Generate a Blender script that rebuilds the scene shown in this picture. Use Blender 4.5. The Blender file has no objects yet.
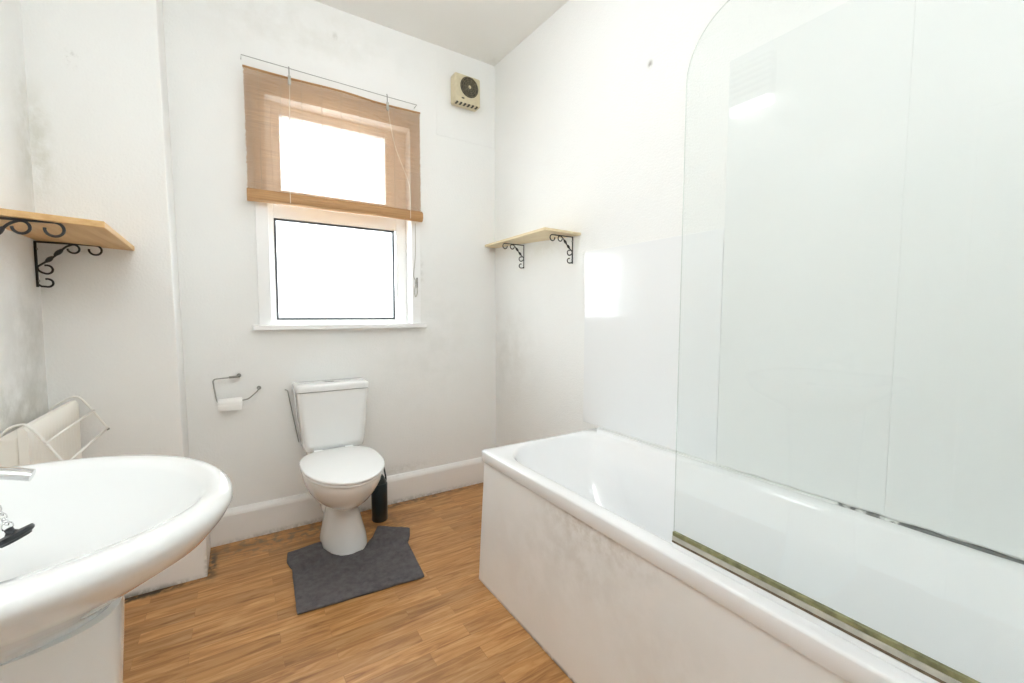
import bpy, bmesh, math, random
from mathutils import Vector, Matrix
random.seed(7)
S = bpy.context.scene
COL = S.collection
PI = math.pi
H = 2.772            # ceiling height
LW = -2.12           # left wall
FW = -2.78           # wall behind the camera

# ------------------------------------------------------------------ helpers
def tag(o, label=None, cat=None, group=None, kind=None):
    if label: o['label'] = label
    if cat: o['category'] = cat
    if group: o['group'] = group
    if kind: o['kind'] = kind
    return o

def thing(name, loc, label, cat, group=None):
    o = bpy.data.objects.new(name, None)
    o.empty_display_size = .05
    o.location = loc
    COL.objects.link(o)
    return tag(o, label, cat, group)

def obj(name, bm, mat, parent=None, smooth=False, angle=None):
    bmesh.ops.recalc_face_normals(bm, faces=bm.faces[:])
    me = bpy.data.meshes.new(name)
    bm.to_mesh(me); bm.free()
    o = bpy.data.objects.new(name, me)
    COL.objects.link(o)
    me.materials.append(mat)
    if smooth:
        for p in me.polygons: p.use_smooth = True
        if angle is not None:
            me.set_sharp_from_angle(angle=math.radians(angle))
    if parent is not None:
        o.parent = parent
        root = parent
        loc = Vector((0, 0, 0))
        while root is not None:
            loc += root.location
            root = root.parent
        # meshes are written in world coordinates: shift into the parent's frame
        me.transform(Matrix.Translation(-loc))
    return o

def struct(name, bm, mat, **k):
    o = obj(name, bm, mat, **k)
    o['kind'] = 'structure'
    return o

def box(bm, x0, x1, y0, y1, z0, z1, bev=0, seg=2):
    b = bmesh.new()
    bmesh.ops.create_cube(b, size=1)
    for v in b.verts:
        v.co = Vector(((x0+x1)/2+v.co.x*abs(x1-x0), (y0+y1)/2+v.co.y*abs(y1-y0), (z0+z1)/2+v.co.z*abs(z1-z0)))
    if bev:
        bmesh.ops.bevel(b, geom=b.edges[:], offset=bev, segments=seg, profile=.5, affect='EDGES')
    merge(bm, b)

def merge(bm, b, M=None):
    if M is not None: b.transform(M)
    me = bpy.data.meshes.new('tmp'); b.to_mesh(me); b.free()
    bm.from_mesh(me); bpy.data.meshes.remove(me)

def loft(bm, rings, cap0=False, cap1=False, closed=True):
    vs = [[bm.verts.new(p) for p in r] for r in rings]
    n = len(rings[0])
    for a, b in zip(vs, vs[1:]):
        for i in range(n if closed else n-1):
            j = (i+1) % n
            bm.faces.new((a[i], a[j], b[j], b[i]))
    if cap0: bm.faces.new(vs[0][::-1])
    if cap1: bm.faces.new(vs[-1])
    return vs

def tube(bm, pts, r, n=8, closed=False, caps=True):
    pts = [Vector(p) for p in pts]
    m = len(pts)
    rr = r if isinstance(r, (list, tuple)) else [r]*m
    tang = []
    for i in range(m):
        a = pts[(i-1) % m] if (i or closed) else pts[i]
        b = pts[(i+1) % m] if (i < m-1 or closed) else pts[i]
        t = (b-a); tang.append(t.normalized() if t.length > 1e-9 else Vector((0, 0, 1)))
    ref = Vector((0, 0, 1)) if abs(tang[0].z) < .9 else Vector((1, 0, 0))
    nrm = tang[0].cross(ref).normalized()
    rings = []
    for i in range(m):
        nrm = (nrm - tang[i]*nrm.dot(tang[i])).normalized()
        bn = tang[i].cross(nrm)
        rings.append([pts[i] + (nrm*math.cos(2*PI*k/n)+bn*math.sin(2*PI*k/n))*rr[i] for k in range(n)])
    if closed:
        rings.append(rings[0])
        loft(bm, rings)
        bmesh.ops.remove_doubles(bm, verts=bm.verts[:], dist=1e-6)
    else:
        loft(bm, rings, caps, caps)

def lathe(bm, prof, c, axis='z', n=32):
    """prof: list of (radius, height); axis through c."""
    rings = []
    for r, h in prof:
        ring = []
        for k in range(n):
            a = 2*PI*k/n
            if axis == 'z': ring.append((c[0]+r*math.cos(a), c[1]+r*math.sin(a), c[2]+h))
            elif axis == 'y': ring.append((c[0]+r*math.cos(a), c[1]+h, c[2]+r*math.sin(a)))
            else: ring.append((c[0]+h, c[1]+r*math.cos(a), c[2]+r*math.sin(a)))
        rings.append(ring)
    loft(bm, rings, True, True)

def prism(bm, pts, thick, axis):
    """closed polygon given as 3D points in a plane, extruded along axis vector"""
    ax = Vector(axis)*thick
    loft(bm, [[Vector(p) for p in pts], [Vector(p)+ax for p in pts]], True, True)

def smoothpath(pts, sub=6):
    P = [Vector(p) for p in pts]; out = []
    for i in range(len(P)-1):
        p0 = P[max(i-1, 0)]; p1 = P[i]; p2 = P[i+1]; p3 = P[min(i+2, len(P)-1)]
        for k in range(sub):
            t = k/sub
            out.append(.5*((2*p1)+(-p0+p2)*t+(2*p0-5*p1+4*p2-p3)*t*t+(-p0+3*p1-3*p2+p3)*t*t*t))
    out.append(P[-1])
    return out

# ------------------------------------------------------------------ materials
def new_mat(name):
    m = bpy.data.materials.new(name); m.use_nodes = True
    nt = m.node_tree
    return m, nt, nt.nodes['Principled BSDF']

def rgb(r, g, b):
    f = lambda c: ((c/255+.055)/1.055)**2.4 if c > 10 else c/255/12.92
    return (f(r), f(g), f(b), 1)

def simple(name, col, rough=.5, metal=0, bump=0, bscale=60, var=0, vscale=8, coat=0):
    m, nt, p = new_mat(name)
    p.inputs['Base Color'].default_value = col
    p.inputs['Roughness'].default_value = rough
    p.inputs['Metallic'].default_value = metal
    p.inputs['Coat Weight'].default_value = coat
    g = nt.nodes.new('ShaderNodeNewGeometry')
    if bump:
        n = nt.nodes.new('ShaderNodeTexNoise'); n.inputs['Scale'].default_value = bscale
        n.inputs['Detail'].default_value = 4
        nt.links.new(g.outputs['Position'], n.inputs['Vector'])
        b = nt.nodes.new('ShaderNodeBump'); b.inputs['Strength'].default_value = bump
        b.inputs['Distance'].default_value = .004
        nt.links.new(n.outputs['Fac'], b.inputs['Height'])
        nt.links.new(b.outputs['Normal'], p.inputs['Normal'])
    if var:
        n = nt.nodes.new('ShaderNodeTexNoise'); n.inputs['Scale'].default_value = vscale
        n.inputs['Detail'].default_value = 6
        nt.links.new(g.outputs['Position'], n.inputs['Vector'])
        r = nt.nodes.new('ShaderNodeMapRange')
        r.inputs['From Min'].default_value = .35; r.inputs['From Max'].default_value = .7
        r.inputs['To Min'].default_value = 0; r.inputs['To Max'].default_value = 1
        nt.links.new(n.outputs['Fac'], r.inputs['Value'])
        mx = nt.nodes.new('ShaderNodeMix'); mx.data_type = 'RGBA'
        mx.inputs['A'].default_value = col
        mx.inputs['B'].default_value = tuple(c*(1-var) for c in col[:3])+(1,)
        nt.links.new(r.outputs['Result'], mx.inputs['Factor'])
        nt.links.new(mx.outputs['Result'], p.inputs['Base Color'])
    return m

def dirty(name, col, rough, stains, bump=.5, bscale=120, spec=.5, coarse=0):
    """painted surface with irregular stains: (centre, radii, colour, amount, noise scale, threshold)"""
    m, nt, p = new_mat(name)
    p.inputs['Roughness'].default_value = rough
    p.inputs['Specular IOR Level'].default_value = spec
    L = nt.links; N = nt.nodes
    g = N.new('ShaderNodeNewGeometry')
    pos = g.outputs['Position']
    base = N.new('ShaderNodeTexNoise'); base.inputs['Scale'].default_value = 3.; base.inputs['Detail'].default_value = 5
    L.new(pos, base.inputs['Vector'])
    mx = N.new('ShaderNodeMix'); mx.data_type = 'RGBA'
    mx.inputs['A'].default_value = col
    mx.inputs['B'].default_value = tuple(c*.955 for c in col[:3])+(1,)
    L.new(base.outputs['Fac'], mx.inputs['Factor'])
    cur = mx.outputs['Result']
    for c, r, sc, amt, ns, th in stains:
        vs = N.new('ShaderNodeVectorMath'); vs.operation = 'SUBTRACT'
        L.new(pos, vs.inputs[0]); vs.inputs[1].default_value = c
        vd = N.new('ShaderNodeVectorMath'); vd.operation = 'DIVIDE'
        L.new(vs.outputs[0], vd.inputs[0]); vd.inputs[1].default_value = r
        ln = N.new('ShaderNodeVectorMath'); ln.operation = 'LENGTH'
        L.new(vd.outputs[0], ln.inputs[0])
        fo = N.new('ShaderNodeMapRange'); fo.interpolation_type = 'SMOOTHSTEP'
        fo.inputs['From Min'].default_value = 1; fo.inputs['From Max'].default_value = 0
        L.new(ln.outputs['Value'], fo.inputs['Value'])
        n = N.new('ShaderNodeTexNoise'); n.inputs['Scale'].default_value = ns; n.inputs['Detail'].default_value = 8
        n.inputs['Roughness'].default_value = .65
        L.new(pos, n.inputs['Vector'])
        nr = N.new('ShaderNodeMapRange'); nr.inputs['From Min'].default_value = th-.08; nr.inputs['From Max'].default_value = th+.12
        L.new(n.outputs['Fac'], nr.inputs['Value'])
        mu = N.new('ShaderNodeMath'); mu.operation = 'MULTIPLY'
        L.new(fo.outputs['Result'], mu.inputs[0]); L.new(nr.outputs['Result'], mu.inputs[1])
        m2 = N.new('ShaderNodeMath'); m2.operation = 'MULTIPLY'; m2.inputs[1].default_value = amt
        L.new(mu.outputs[0], m2.inputs[0])
        x = N.new('ShaderNodeMix'); x.data_type = 'RGBA'
        L.new(m2.outputs[0], x.inputs['Factor']); L.new(cur, x.inputs['A']); x.inputs['B'].default_value = sc
        cur = x.outputs['Result']
    L.new(cur, p.inputs['Base Color'])
    if bump:
        n = N.new('ShaderNodeTexNoise'); n.inputs['Scale'].default_value = bscale; n.inputs['Detail'].default_value = 3
        L.new(pos, n.inputs['Vector'])
        b = N.new('ShaderNodeBump'); b.inputs['Strength'].default_value = bump; b.inputs['Distance'].default_value = .003
        L.new(n.outputs['Fac'], b.inputs['Height'])
        if coarse:
            n2 = N.new('ShaderNodeTexNoise'); n2.inputs['Scale'].default_value = 7; n2.inputs['Detail'].default_value = 3
            L.new(pos, n2.inputs['Vector'])
            b2 = N.new('ShaderNodeBump'); b2.inputs['Strength'].default_value = coarse; b2.inputs['Distance'].default_value = .02
            L.new(n2.outputs['Fac'], b2.inputs['Height']); L.new(b.outputs['Normal'], b2.inputs['Normal'])
            L.new(b2.outputs['Normal'], p.inputs['Normal'])
        else:
            L.new(b.outputs['Normal'], p.inputs['Normal'])
    return m

WHITE = (.86, .866, .855, 1)
GREY = (.42, .41, .38, 1); MOULD = (.25, .25, .22, 1); BROWN = (.36, .28, .18, 1)
M = {}
M['wall_back'] = dirty('wall_paint_back', WHITE, .6, [
    ((-.55, 0, 1.0), (.5, .3, .7), (.70, .70, .67, 1), .3, 9, .5),
    ((-1.2, 0, 2.6), (.9, .3, .25), (.70, .69, .65, 1), .4, 8, .5),
    ((-.56, 0, 1.4), (.05, .1, .2), GREY, .35, 30, .5),
    ((-1.016, 0, 2.629), (.02, .1, .03), GREY, .45, 50, .45),
    ((-.75, 0, .2), (.35, .1, .05), GREY, .3, 40, .5)], coarse=.12)
M['wall_breast'] = dirty('wall_paint_breast', WHITE, .6, [
    ((-2.10, -.22, 1.75), (.06, .2, .3), (.55, .54, .45, 1), .5, 14, .47),
    ((-2.02, -.225, 1.385), (.12, .1, .02), GREY, .3, 40, .52),
    ((-1.70, -.225, 1.6), (.02, .1, .3), (.5, .49, .42, 1), .7, 12, .47),
    ((-2.0, -.225, 2.1), (.03, .1, .06), GREY, .7, 70, .6)], coarse=.12)
M['wall_left'] = dirty('wall_paint_left', WHITE, .55, [
    ((LW, -.35, 1.0), (.2, .35, .5), (.55, .55, .52, 1), .5, 7, .45),
    ((LW, -.5, .8), (.2, .5, .22), (.42, .41, .37, 1), .6, 9, .47),
    ((LW, -.25, 1.75), (.2, .16, .4), (.55, .54, .46, 1), .45, 12, .47)], bump=.6, bscale=90, coarse=.3)
M['wall_right'] = dirty('wall_paint_right', WHITE, .6, [
    ((0, -.15, .9), (.2, .5, .5), (.66, .65, .62, 1), .4, 7, .47),
    ((0, -.55, 1.53), (.1, .5, .10), (.66, .65, .58, 1), .35, 10, .45),
    ((0, -1.254, 2.207), (.1, .02, .025), (.35, .34, .30, 1), .9, 60, .40)], coarse=.12)
M['wall_front'] = dirty('wall_paint_front', WHITE, .6, [])
M['ceiling'] = dirty('ceiling_paint', (.85, .845, .82, 1), .8, [
    ((-.05, -.05, H), (.12, .12, .2), (.6, .58, .52, 1), .4, 9, .45)], bump=.35, bscale=110)
M['skirting'] = dirty('skirting_gloss', (.86, .86, .85, 1), .4, [
    ((-.9, -.02, 0), (1.2, .1, .035), MOULD, .75, 40, .45),
    ((-1.9, -.3, 0), (.4, .1, .03), MOULD, .85, 40, .42),
    ((-1.0, -.03, .17), (.9, .05, .02), GREY, .5, 50, .55),
    ((-1.65, -.27, .05), (.02, .1, .12), MOULD, .7, 40, .47)], bump=.1)
M['frame'] = simple('window_upvc', (.87, .875, .875, 1), .3)
M['gasket'] = simple('window_gasket', (.05, .055, .06, 1), .6)
M['china'] = simple('vitreous_china', (.81, .825, .825, 1), .07, coat=.4)
M['seatplastic'] = simple('seat_plastic', (.84, .85, .85, 1), .22)
M['acrylic'] = simple('bath_acrylic', (.84, .85, .86, 1), .12, coat=.3)
M['bath_panel'] = dirty('bath_panel_board', (.87, .875, .875, 1), .4, [
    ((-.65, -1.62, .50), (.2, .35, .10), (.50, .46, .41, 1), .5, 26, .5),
    ((-.65, -1.55, .40), (.2, .35, .18), (.62, .60, .57, 1), .45, 12, .48),
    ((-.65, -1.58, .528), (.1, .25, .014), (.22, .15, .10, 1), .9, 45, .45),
    ((-.65, -1.30, .25), (.2, .45, .3), (.72, .71, .69, 1), .4, 6, .45),
    ((-.65, -1.9, .3), (.2, .5, .3), (.70, .69, .67, 1), .35, 7, .47),
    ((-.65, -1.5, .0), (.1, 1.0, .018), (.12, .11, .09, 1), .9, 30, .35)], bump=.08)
M['panel'] = simple('shower_panel_gloss', (.85, .865, .875, 1), .1)
M['panel_b'] = simple('shower_panel_satin', (.82, .84, .835, 1), .18)
M['chrome'] = simple('chrome', (.75, .76, .77, 1), .12, 1)
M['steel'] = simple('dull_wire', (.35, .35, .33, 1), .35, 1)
M['iron'] = simple('black_iron', (.018, .018, .02, 1), .45, bump=.3)
M['rubber'] = simple('black_rubber', (.015, .018, .022, 1), .45)
M['plastic_black'] = simple('black_brush_plastic', (.012, .022, .026, 1), .35)
M['mat'] = simple('grey_towelling', (.15, .14, .148, 1), 1, bump=1, bscale=420, var=.35, vscale=45)
M['matback'] = M['mat']
M['paper'] = simple('toilet_paper', (.88, .88, .86, 1), .9, bump=.2, bscale=90)
M['radiator'] = simple('radiator_enamel', (.86, .835, .77, 1), .35)
M['wirewhite'] = simple('plastic_coated_wire', (.84, .83, .79, 1), .3)
M['fan'] = simple('aged_cream_plastic', rgb(214, 203, 172), .45, var=.12, vscale=25)
M['fandark'] = simple('fan_grille_grey', rgb(118, 110, 88), .5, var=.5, vscale=60)
M['fanblack'] = simple('fan_cavity', (.05, .045, .035, 1), .7)
M['cord'] = simple('blind_cord', (.78, .74, .66, 1), .8)
M['stitch'] = simple('stitch_thread', (.50, .42, .33, 1), .9)
M['seal'] = simple('screen_seal_olive', rgb(150, 148, 108), .5, var=.5, vscale=50)
M['alu'] = simple('screen_strip', rgb(196, 194, 184), .35, var=.3, vscale=30)
M['grime'] = simple('brown_grime', rgb(120, 104, 84), .8, var=.5, vscale=60)
M['button'] = simple('flush_button', (.45, .46, .46, 1), .2, 1)
M['door'] = simple('door_gloss', (.76, .76, .74, 1), .35)

def wood(name, c1, c2, scale, axis):
    m, nt, p = new_mat(name); N = nt.nodes; L = nt.links
    g = N.new('ShaderNodeNewGeometry'); mp = N.new('ShaderNodeMapping')
    mp.inputs['Scale'].default_value = scale
    L.new(g.outputs['Position'], mp.inputs['Vector'])
    n = N.new('ShaderNodeTexNoise'); n.inputs['Scale'].default_value = 1; n.inputs['Detail'].default_value = 6
    n.inputs['Distortion'].default_value = .6
    L.new(mp.outputs[0], n.inputs['Vector'])
    r = N.new('ShaderNodeMapRange'); r.inputs['From Min'].default_value = .3; r.inputs['From Max'].default_value = .7
    L.new(n.outputs['Fac'], r.inputs['Value'])
    x = N.new('ShaderNodeMix'); x.data_type = 'RGBA'; x.inputs['A'].default_value = c1; x.inputs['B'].default_value = c2
    L.new(r.outputs['Result'], x.inputs['Factor']); L.new(x.outputs['Result'], p.inputs['Base Color'])
    p.inputs['Roughness'].default_value = .5
    return m
M['pine'] = wood('pine_edge', rgb(222, 186, 132), rgb(202, 158, 102), (30, 2.5, 40), 'y')
M['board_left'] = M['pine']
M['board_right'] = wood('pale_board', rgb(232, 218, 184), rgb(220, 200, 160), (30, 3, 40), 'y')

def floor_mat():
    m, nt, p = new_mat('oak_strip_laminate'); N = nt.nodes; L = nt.links
    g = N.new('ShaderNodeNewGeometry'); pos = g.outputs['Position']
    br = N.new('ShaderNodeTexBrick')
    br.offset = .37; br.offset_frequency = 2; br.squash = 1
    br.inputs['Scale'].default_value = 1
    br.inputs['Brick Width'].default_value = .42; br.inputs['Row Height'].default_value = .064
    br.inputs['Mortar Size'].default_value = .0007; br.inputs['Mortar Smooth'].default_value = .2
    br.inputs['Color1'].default_value = (0, 0, 0, 1); br.inputs['Color2'].default_value = (1, 1, 1, 1)
    br.inputs['Mortar'].default_value = (.3, .3, .3, 1); br.inputs['Bias'].default_value = 0
    L.new(pos, br.inputs['Vector'])
    # grain: stretched along x, shifted per strip
    sx = N.new('ShaderNodeSeparateXYZ'); L.new(pos, sx.inputs[0])
    ad = N.new('ShaderNodeMath'); ad.operation = 'MULTIPLY_ADD'
    L.new(br.outputs['Color'], ad.inputs[0]); ad.inputs[1].default_value = 9.; L.new(sx.outputs['X'], ad.inputs[2])
    cb = N.new('ShaderNodeCombineXYZ'); L.new(ad.outputs[0], cb.inputs['X']); L.new(sx.outputs['Y'], cb.inputs['Y'])
    L.new(br.outputs['Color'], cb.inputs['Z'])
    mp = N.new('ShaderNodeMapping'); mp.inputs['Scale'].default_value = (5, 48, 3)
    L.new(cb.outputs[0], mp.inputs['Vector'])
    n = N.new('ShaderNodeTexNoise'); n.inputs['Scale'].default_value = 1; n.inputs['Detail'].default_value = 7
    n.inputs['Roughness'].default_value = .6; n.inputs['Distortion'].default_value = .9
    L.new(mp.outputs[0], n.inputs['Vector'])
    r = N.new('ShaderNodeValToRGB'); e = r.color_ramp.elements
    e[0].position = .28; e[0].color = rgb(140, 92, 48)
    e[1].position = .72; e[1].color = rgb(204, 160, 110)
    mid = e.new(.5); mid.color = rgb(182, 132, 78)
    L.new(n.outputs['Fac'], r.inputs['Fac'])
    x = N.new('ShaderNodeMix'); x.data_type = 'RGBA'; x.blend_type = 'MULTIPLY'; x.inputs['Factor'].default_value = 1
    v = N.new('ShaderNodeMapRange'); v.inputs['To Min'].default_value = .82; v.inputs['To Max'].default_value = 1.12
    L.new(br.outputs['Color'], v.inputs['Value'])
    L.new(r.outputs['Color'], x.inputs['A']); L.new(v.outputs['Result'], x.inputs['B'])
    # mortar lines darker
    y = N.new('ShaderNodeMix'); y.data_type = 'RGBA'
    mf = N.new('ShaderNodeMath'); mf.operation = 'MULTIPLY'; mf.inputs[1].default_value = .25
    L.new(br.outputs['Fac'], mf.inputs[0]); L.new(mf.outputs[0], y.inputs['Factor'])
    L.new(x.outputs['Result'], y.inputs['A']); y.inputs['B'].default_value = rgb(120, 78, 40)
    cur = y.outputs['Result']
    # dust and grime: along the back skirting and by the left boxing
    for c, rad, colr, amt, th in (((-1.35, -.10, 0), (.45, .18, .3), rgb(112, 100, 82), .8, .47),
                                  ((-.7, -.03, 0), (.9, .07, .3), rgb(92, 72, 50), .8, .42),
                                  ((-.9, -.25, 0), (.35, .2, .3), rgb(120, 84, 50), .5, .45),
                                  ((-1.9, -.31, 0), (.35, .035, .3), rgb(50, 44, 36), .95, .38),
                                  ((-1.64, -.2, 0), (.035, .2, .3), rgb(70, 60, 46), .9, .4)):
        vs = N.new('ShaderNodeVectorMath'); vs.operation = 'SUBTRACT'; L.new(pos, vs.inputs[0]); vs.inputs[1].default_value = c
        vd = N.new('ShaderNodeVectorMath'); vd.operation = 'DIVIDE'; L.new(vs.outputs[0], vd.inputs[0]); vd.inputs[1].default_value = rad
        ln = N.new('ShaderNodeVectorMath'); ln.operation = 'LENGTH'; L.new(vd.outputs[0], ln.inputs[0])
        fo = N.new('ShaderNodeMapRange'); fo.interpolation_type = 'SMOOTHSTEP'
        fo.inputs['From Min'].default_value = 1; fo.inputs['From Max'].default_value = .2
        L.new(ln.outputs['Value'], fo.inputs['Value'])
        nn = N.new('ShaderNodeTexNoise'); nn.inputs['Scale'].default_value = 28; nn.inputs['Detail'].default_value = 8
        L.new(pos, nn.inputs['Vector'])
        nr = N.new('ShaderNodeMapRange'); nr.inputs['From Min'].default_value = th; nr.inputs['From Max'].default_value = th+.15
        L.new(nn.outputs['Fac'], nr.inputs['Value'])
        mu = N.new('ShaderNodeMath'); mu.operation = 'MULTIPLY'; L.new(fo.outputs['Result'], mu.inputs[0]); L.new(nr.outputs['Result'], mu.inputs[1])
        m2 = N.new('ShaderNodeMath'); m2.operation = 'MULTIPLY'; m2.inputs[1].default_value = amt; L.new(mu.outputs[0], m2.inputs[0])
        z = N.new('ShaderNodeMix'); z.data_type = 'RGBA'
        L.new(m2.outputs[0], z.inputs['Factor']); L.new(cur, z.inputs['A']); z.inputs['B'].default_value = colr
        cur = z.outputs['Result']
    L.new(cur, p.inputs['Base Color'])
    p.inputs['Roughness'].default_value = .42
    b = N.new('ShaderNodeBump'); b.inputs['Strength'].default_value = .12; b.inputs['Distance'].default_value = .001
    L.new(n.outputs['Fac'], b.inputs['Height']); L.new(b.outputs['Normal'], p.inputs['Normal'])
    return m
M['floor'] = floor_mat()

def shader_mat(name, build):
    m = bpy.data.materials.new(name); m.use_nodes = True
    nt = m.node_tree; nt.nodes.clear()
    o = nt.nodes.new('ShaderNodeOutputMaterial')
    nt.links.new(build(nt), o.inputs['Surface'])
    return m
def _slats(nt):
    N = nt.nodes; L = nt.links
    g = N.new('ShaderNodeNewGeometry'); mp = N.new('ShaderNodeMapping'); mp.inputs['Scale'].default_value = (7, 1, 260)
    L.new(g.outputs['Position'], mp.inputs['Vector'])
    n = N.new('ShaderNodeTexNoise'); n.inputs['Scale'].default_value = 1; n.inputs['Detail'].default_value = 3
    L.new(mp.outputs[0], n.inputs['Vector'])
    r = N.new('ShaderNodeValToRGB'); e = r.color_ramp.elements
    e[0].position = .3; e[0].color = rgb(176, 142, 110); e[1].position = .7; e[1].color = rgb(212, 182, 148)
    L.new(n.outputs['Fac'], r.inputs['Fac'])
    d = N.new('ShaderNodeBsdfDiffuse'); t = N.new('ShaderNodeBsdfTranslucent')
    L.new(r.outputs[0], d.inputs[0]); L.new(r.outputs[0], t.inputs[0])
    x = N.new('ShaderNodeMixShader'); x.inputs[0].default_value = .27
    L.new(d.outputs[0], x.inputs[1]); L.new(t.outputs[0], x.inputs[2])
    return x.outputs[0]
M['slats'] = shader_mat('bamboo_slats', _slats)
M['roll'] = wood('bamboo_roll', rgb(190, 148, 100), rgb(164, 120, 76), (6, 60, 160), 'x')
def _pane(nt):
    N = nt.nodes; L = nt.links
    a = N.new('ShaderNodeBsdfTransparent'); a.inputs[0].default_value = (.95, .97, .97, 1)
    t = N.new('ShaderNodeBsdfTranslucent'); t.inputs[0].default_value = (.93, .95, .95, 1)
    x = N.new('ShaderNodeMixShader'); x.inputs[0].default_value = .45
    L.new(a.outputs[0], x.inputs[1]); L.new(t.outputs[0], x.inputs[2])
    g = N.new('ShaderNodeBsdfGlossy'); g.inputs['Roughness'].default_value = .1
    y = N.new('ShaderNodeMixShader'); y.inputs[0].default_value = .04
    L.new(x.outputs[0], y.inputs[1]); L.new(g.outputs[0], y.inputs[2])
    return y.outputs[0]
M['pane'] = shader_mat('obscured_pane', _pane)
def _glass(nt):
    N = nt.nodes; L = nt.links
    a = N.new('ShaderNodeBsdfTransparent'); a.inputs[0].default_value = (.975, .988, .984, 1)
    g = N.new('ShaderNodeBsdfGlossy'); g.inputs['Roughness'].default_value = .0
    f = N.new('ShaderNodeFresnel'); f.inputs['IOR'].default_value = 1.45
    ge = N.new('ShaderNodeNewGeometry'); q = N.new('ShaderNodeMix')      # inner faces: no total reflection
    L.new(ge.outputs['Backfacing'], q.inputs['Factor']); L.new(f.outputs[0], q.inputs['A']); q.inputs['B'].default_value = .03
    y = N.new('ShaderNodeMixShader')
    L.new(q.outputs['Result'], y.inputs[0]); L.new(a.outputs[0], y.inputs[1]); L.new(g.outputs[0], y.inputs[2])
    return y.outputs[0]
M['glass'] = shader_mat('screen_glass', _glass)
def _edge(nt):
    N = nt.nodes; L = nt.links
    a = N.new('ShaderNodeBsdfTransparent'); a.inputs[0].default_value = (.93, .97, .95, 1)
    g = N.new('ShaderNodeBsdfDiffuse'); g.inputs[0].default_value = (.50, .60, .55, 1)
    y = N.new('ShaderNodeMixShader'); y.inputs[0].default_value = .25
    L.new(a.outputs[0], y.inputs[1]); L.new(g.outputs[0], y.inputs[2])
    return y.outputs[0]
M['glassedge'] = shader_mat('screen_glass_edge', _edge)
def emis(name, col, s):
    def b(nt):
        e = nt.nodes.new('ShaderNodeEmission'); e.inputs[0].default_value = col; e.inputs[1].default_value = s
        return e.outputs[0]
    return shader_mat(name, b)

# ------------------------------------------------------------------ room shell
T = .12
LAMP = 11
DOME = 7.5
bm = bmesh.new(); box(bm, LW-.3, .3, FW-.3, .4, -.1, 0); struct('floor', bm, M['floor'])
bm = bmesh.new(); box(bm, LW-.3, .3, FW-.3, .4, H, H+.1); struct('ceiling', bm, M['ceiling'])
bm = bmesh.new()
loft(bm, [[(0, FW-T, z), (0, -.875, z), (-.030*(.4+.6*z/H), 0, z), (-.030*(.4+.6*z/H), .3, z), (T, .3, z), (T, FW-T, z)] for z in (0, H)], True, True)
struct('wall_right', bm, M['wall_right'])
bm = bmesh.new(); box(bm, LW-T, LW, FW-T, .3, 0, H); struct('wall_left', bm, M['wall_left'])
bm = bmesh.new(); box(bm, LW, 0, FW-T, FW, 0, H); struct('wall_front', bm, M['wall_front'])
# back wall with the window opening
WX0, WX1, WZ0, WZ1 = -1.356, -.610, 1.075, 2.235
bm = bmesh.new()
xs = [LW, WX0, WX1, 0]; zs = [0, WZ0, WZ1, H]
for i in range(3):
    for k in range(3):
        if i == 1 and k == 1: continue
        b = bmesh.new(); bmesh.ops.create_cube(b, size=1)
        for v in b.verts:
            v.co = Vector((xs[i] if v.co.x < 0 else xs[i+1], 0 if v.co.y < 0 else .26, zs[k] if v.co.z < 0 else zs[k+1]))
        merge(bm, b)
bmesh.ops.remove_doubles(bm, verts=bm.verts[:], dist=1e-5)
cent = {}
for f in bm.faces:
    c = f.calc_center_median(); cent.setdefault((round(c.x, 4), round(c.y, 4), round(c.z, 4)), []).append(f)
bmesh.ops.delete(bm, geom=[f for l in cent.values() if len(l) > 1 for f in l], context='FACES')
struct('wall_back', bm, M['wall_back'])
bm = bmesh.new(); box(bm, LW-.08, -1.728, -.225, .08, -.05, H+.05, .006, 3)
for v in bm.verts:                       # the old corner leans a little
    if v.co.x > -1.9: v.co.x += .012-.026*v.co.z/H
struct('wall_breast', bm, M['wall_breast'])
bm = bmesh.new(); box(bm, -.44, -.02, -.003, 0, 2.245, H, .001); struct('trim_1', bm, M['wall_back'])

def skirting(name, p0, p1, d, h, t=.022):
    """profile swept from p0 to p1 (xy), d = outward direction"""
    prof = [(0, 0), (t, 0), (t, h-.03), (t-.004, h-.018), (t*.35, h-.004), (0, h)]
    bm = bmesh.new()
    rings = []
    for p in (p0, p1):
        rings.append([(p[0]+d[0]*a, p[1]+d[1]*a, b) for a, b in prof])
    loft(bm, rings, True, True)
    return struct(name, bm, M['skirting'])
skirting('baseboard_back', (-1.70, 0), (0, 0), (0, -1), .170)
skirting('baseboard_right', (0, -.022), (0, -.95), (-1, 0), .165)
bm = bmesh.new(); box(bm, LW, -1.652, -.297, -.02, 0, .175, .004); struct('baseboard_left', bm, M['skirting'])

# ------------------------------------------------------------------ window
YF = .10
wf = bmesh.new()
def bar(bm, x0, x1, z0, z1, y0=YF-.012, y1=YF+.05, bev=.004): box(bm, x0, x1, y0, y1, z0, z1, bev)
# outer frame
bm = bmesh.new()
bar(bm, WX0, WX0+.030, WZ0+.005, WZ1); bar(bm, -.672, WX1, WZ0+.005, WZ1)
bar(bm, WX0+.03, -.672, WZ0+.005, 1.114); bar(bm, WX0+.03, -.672, WZ1-.022, WZ1)
bar(bm, WX0+.03, -.672, 1.650, 1.745)
win = struct('window_1', bm, M['frame'])
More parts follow.
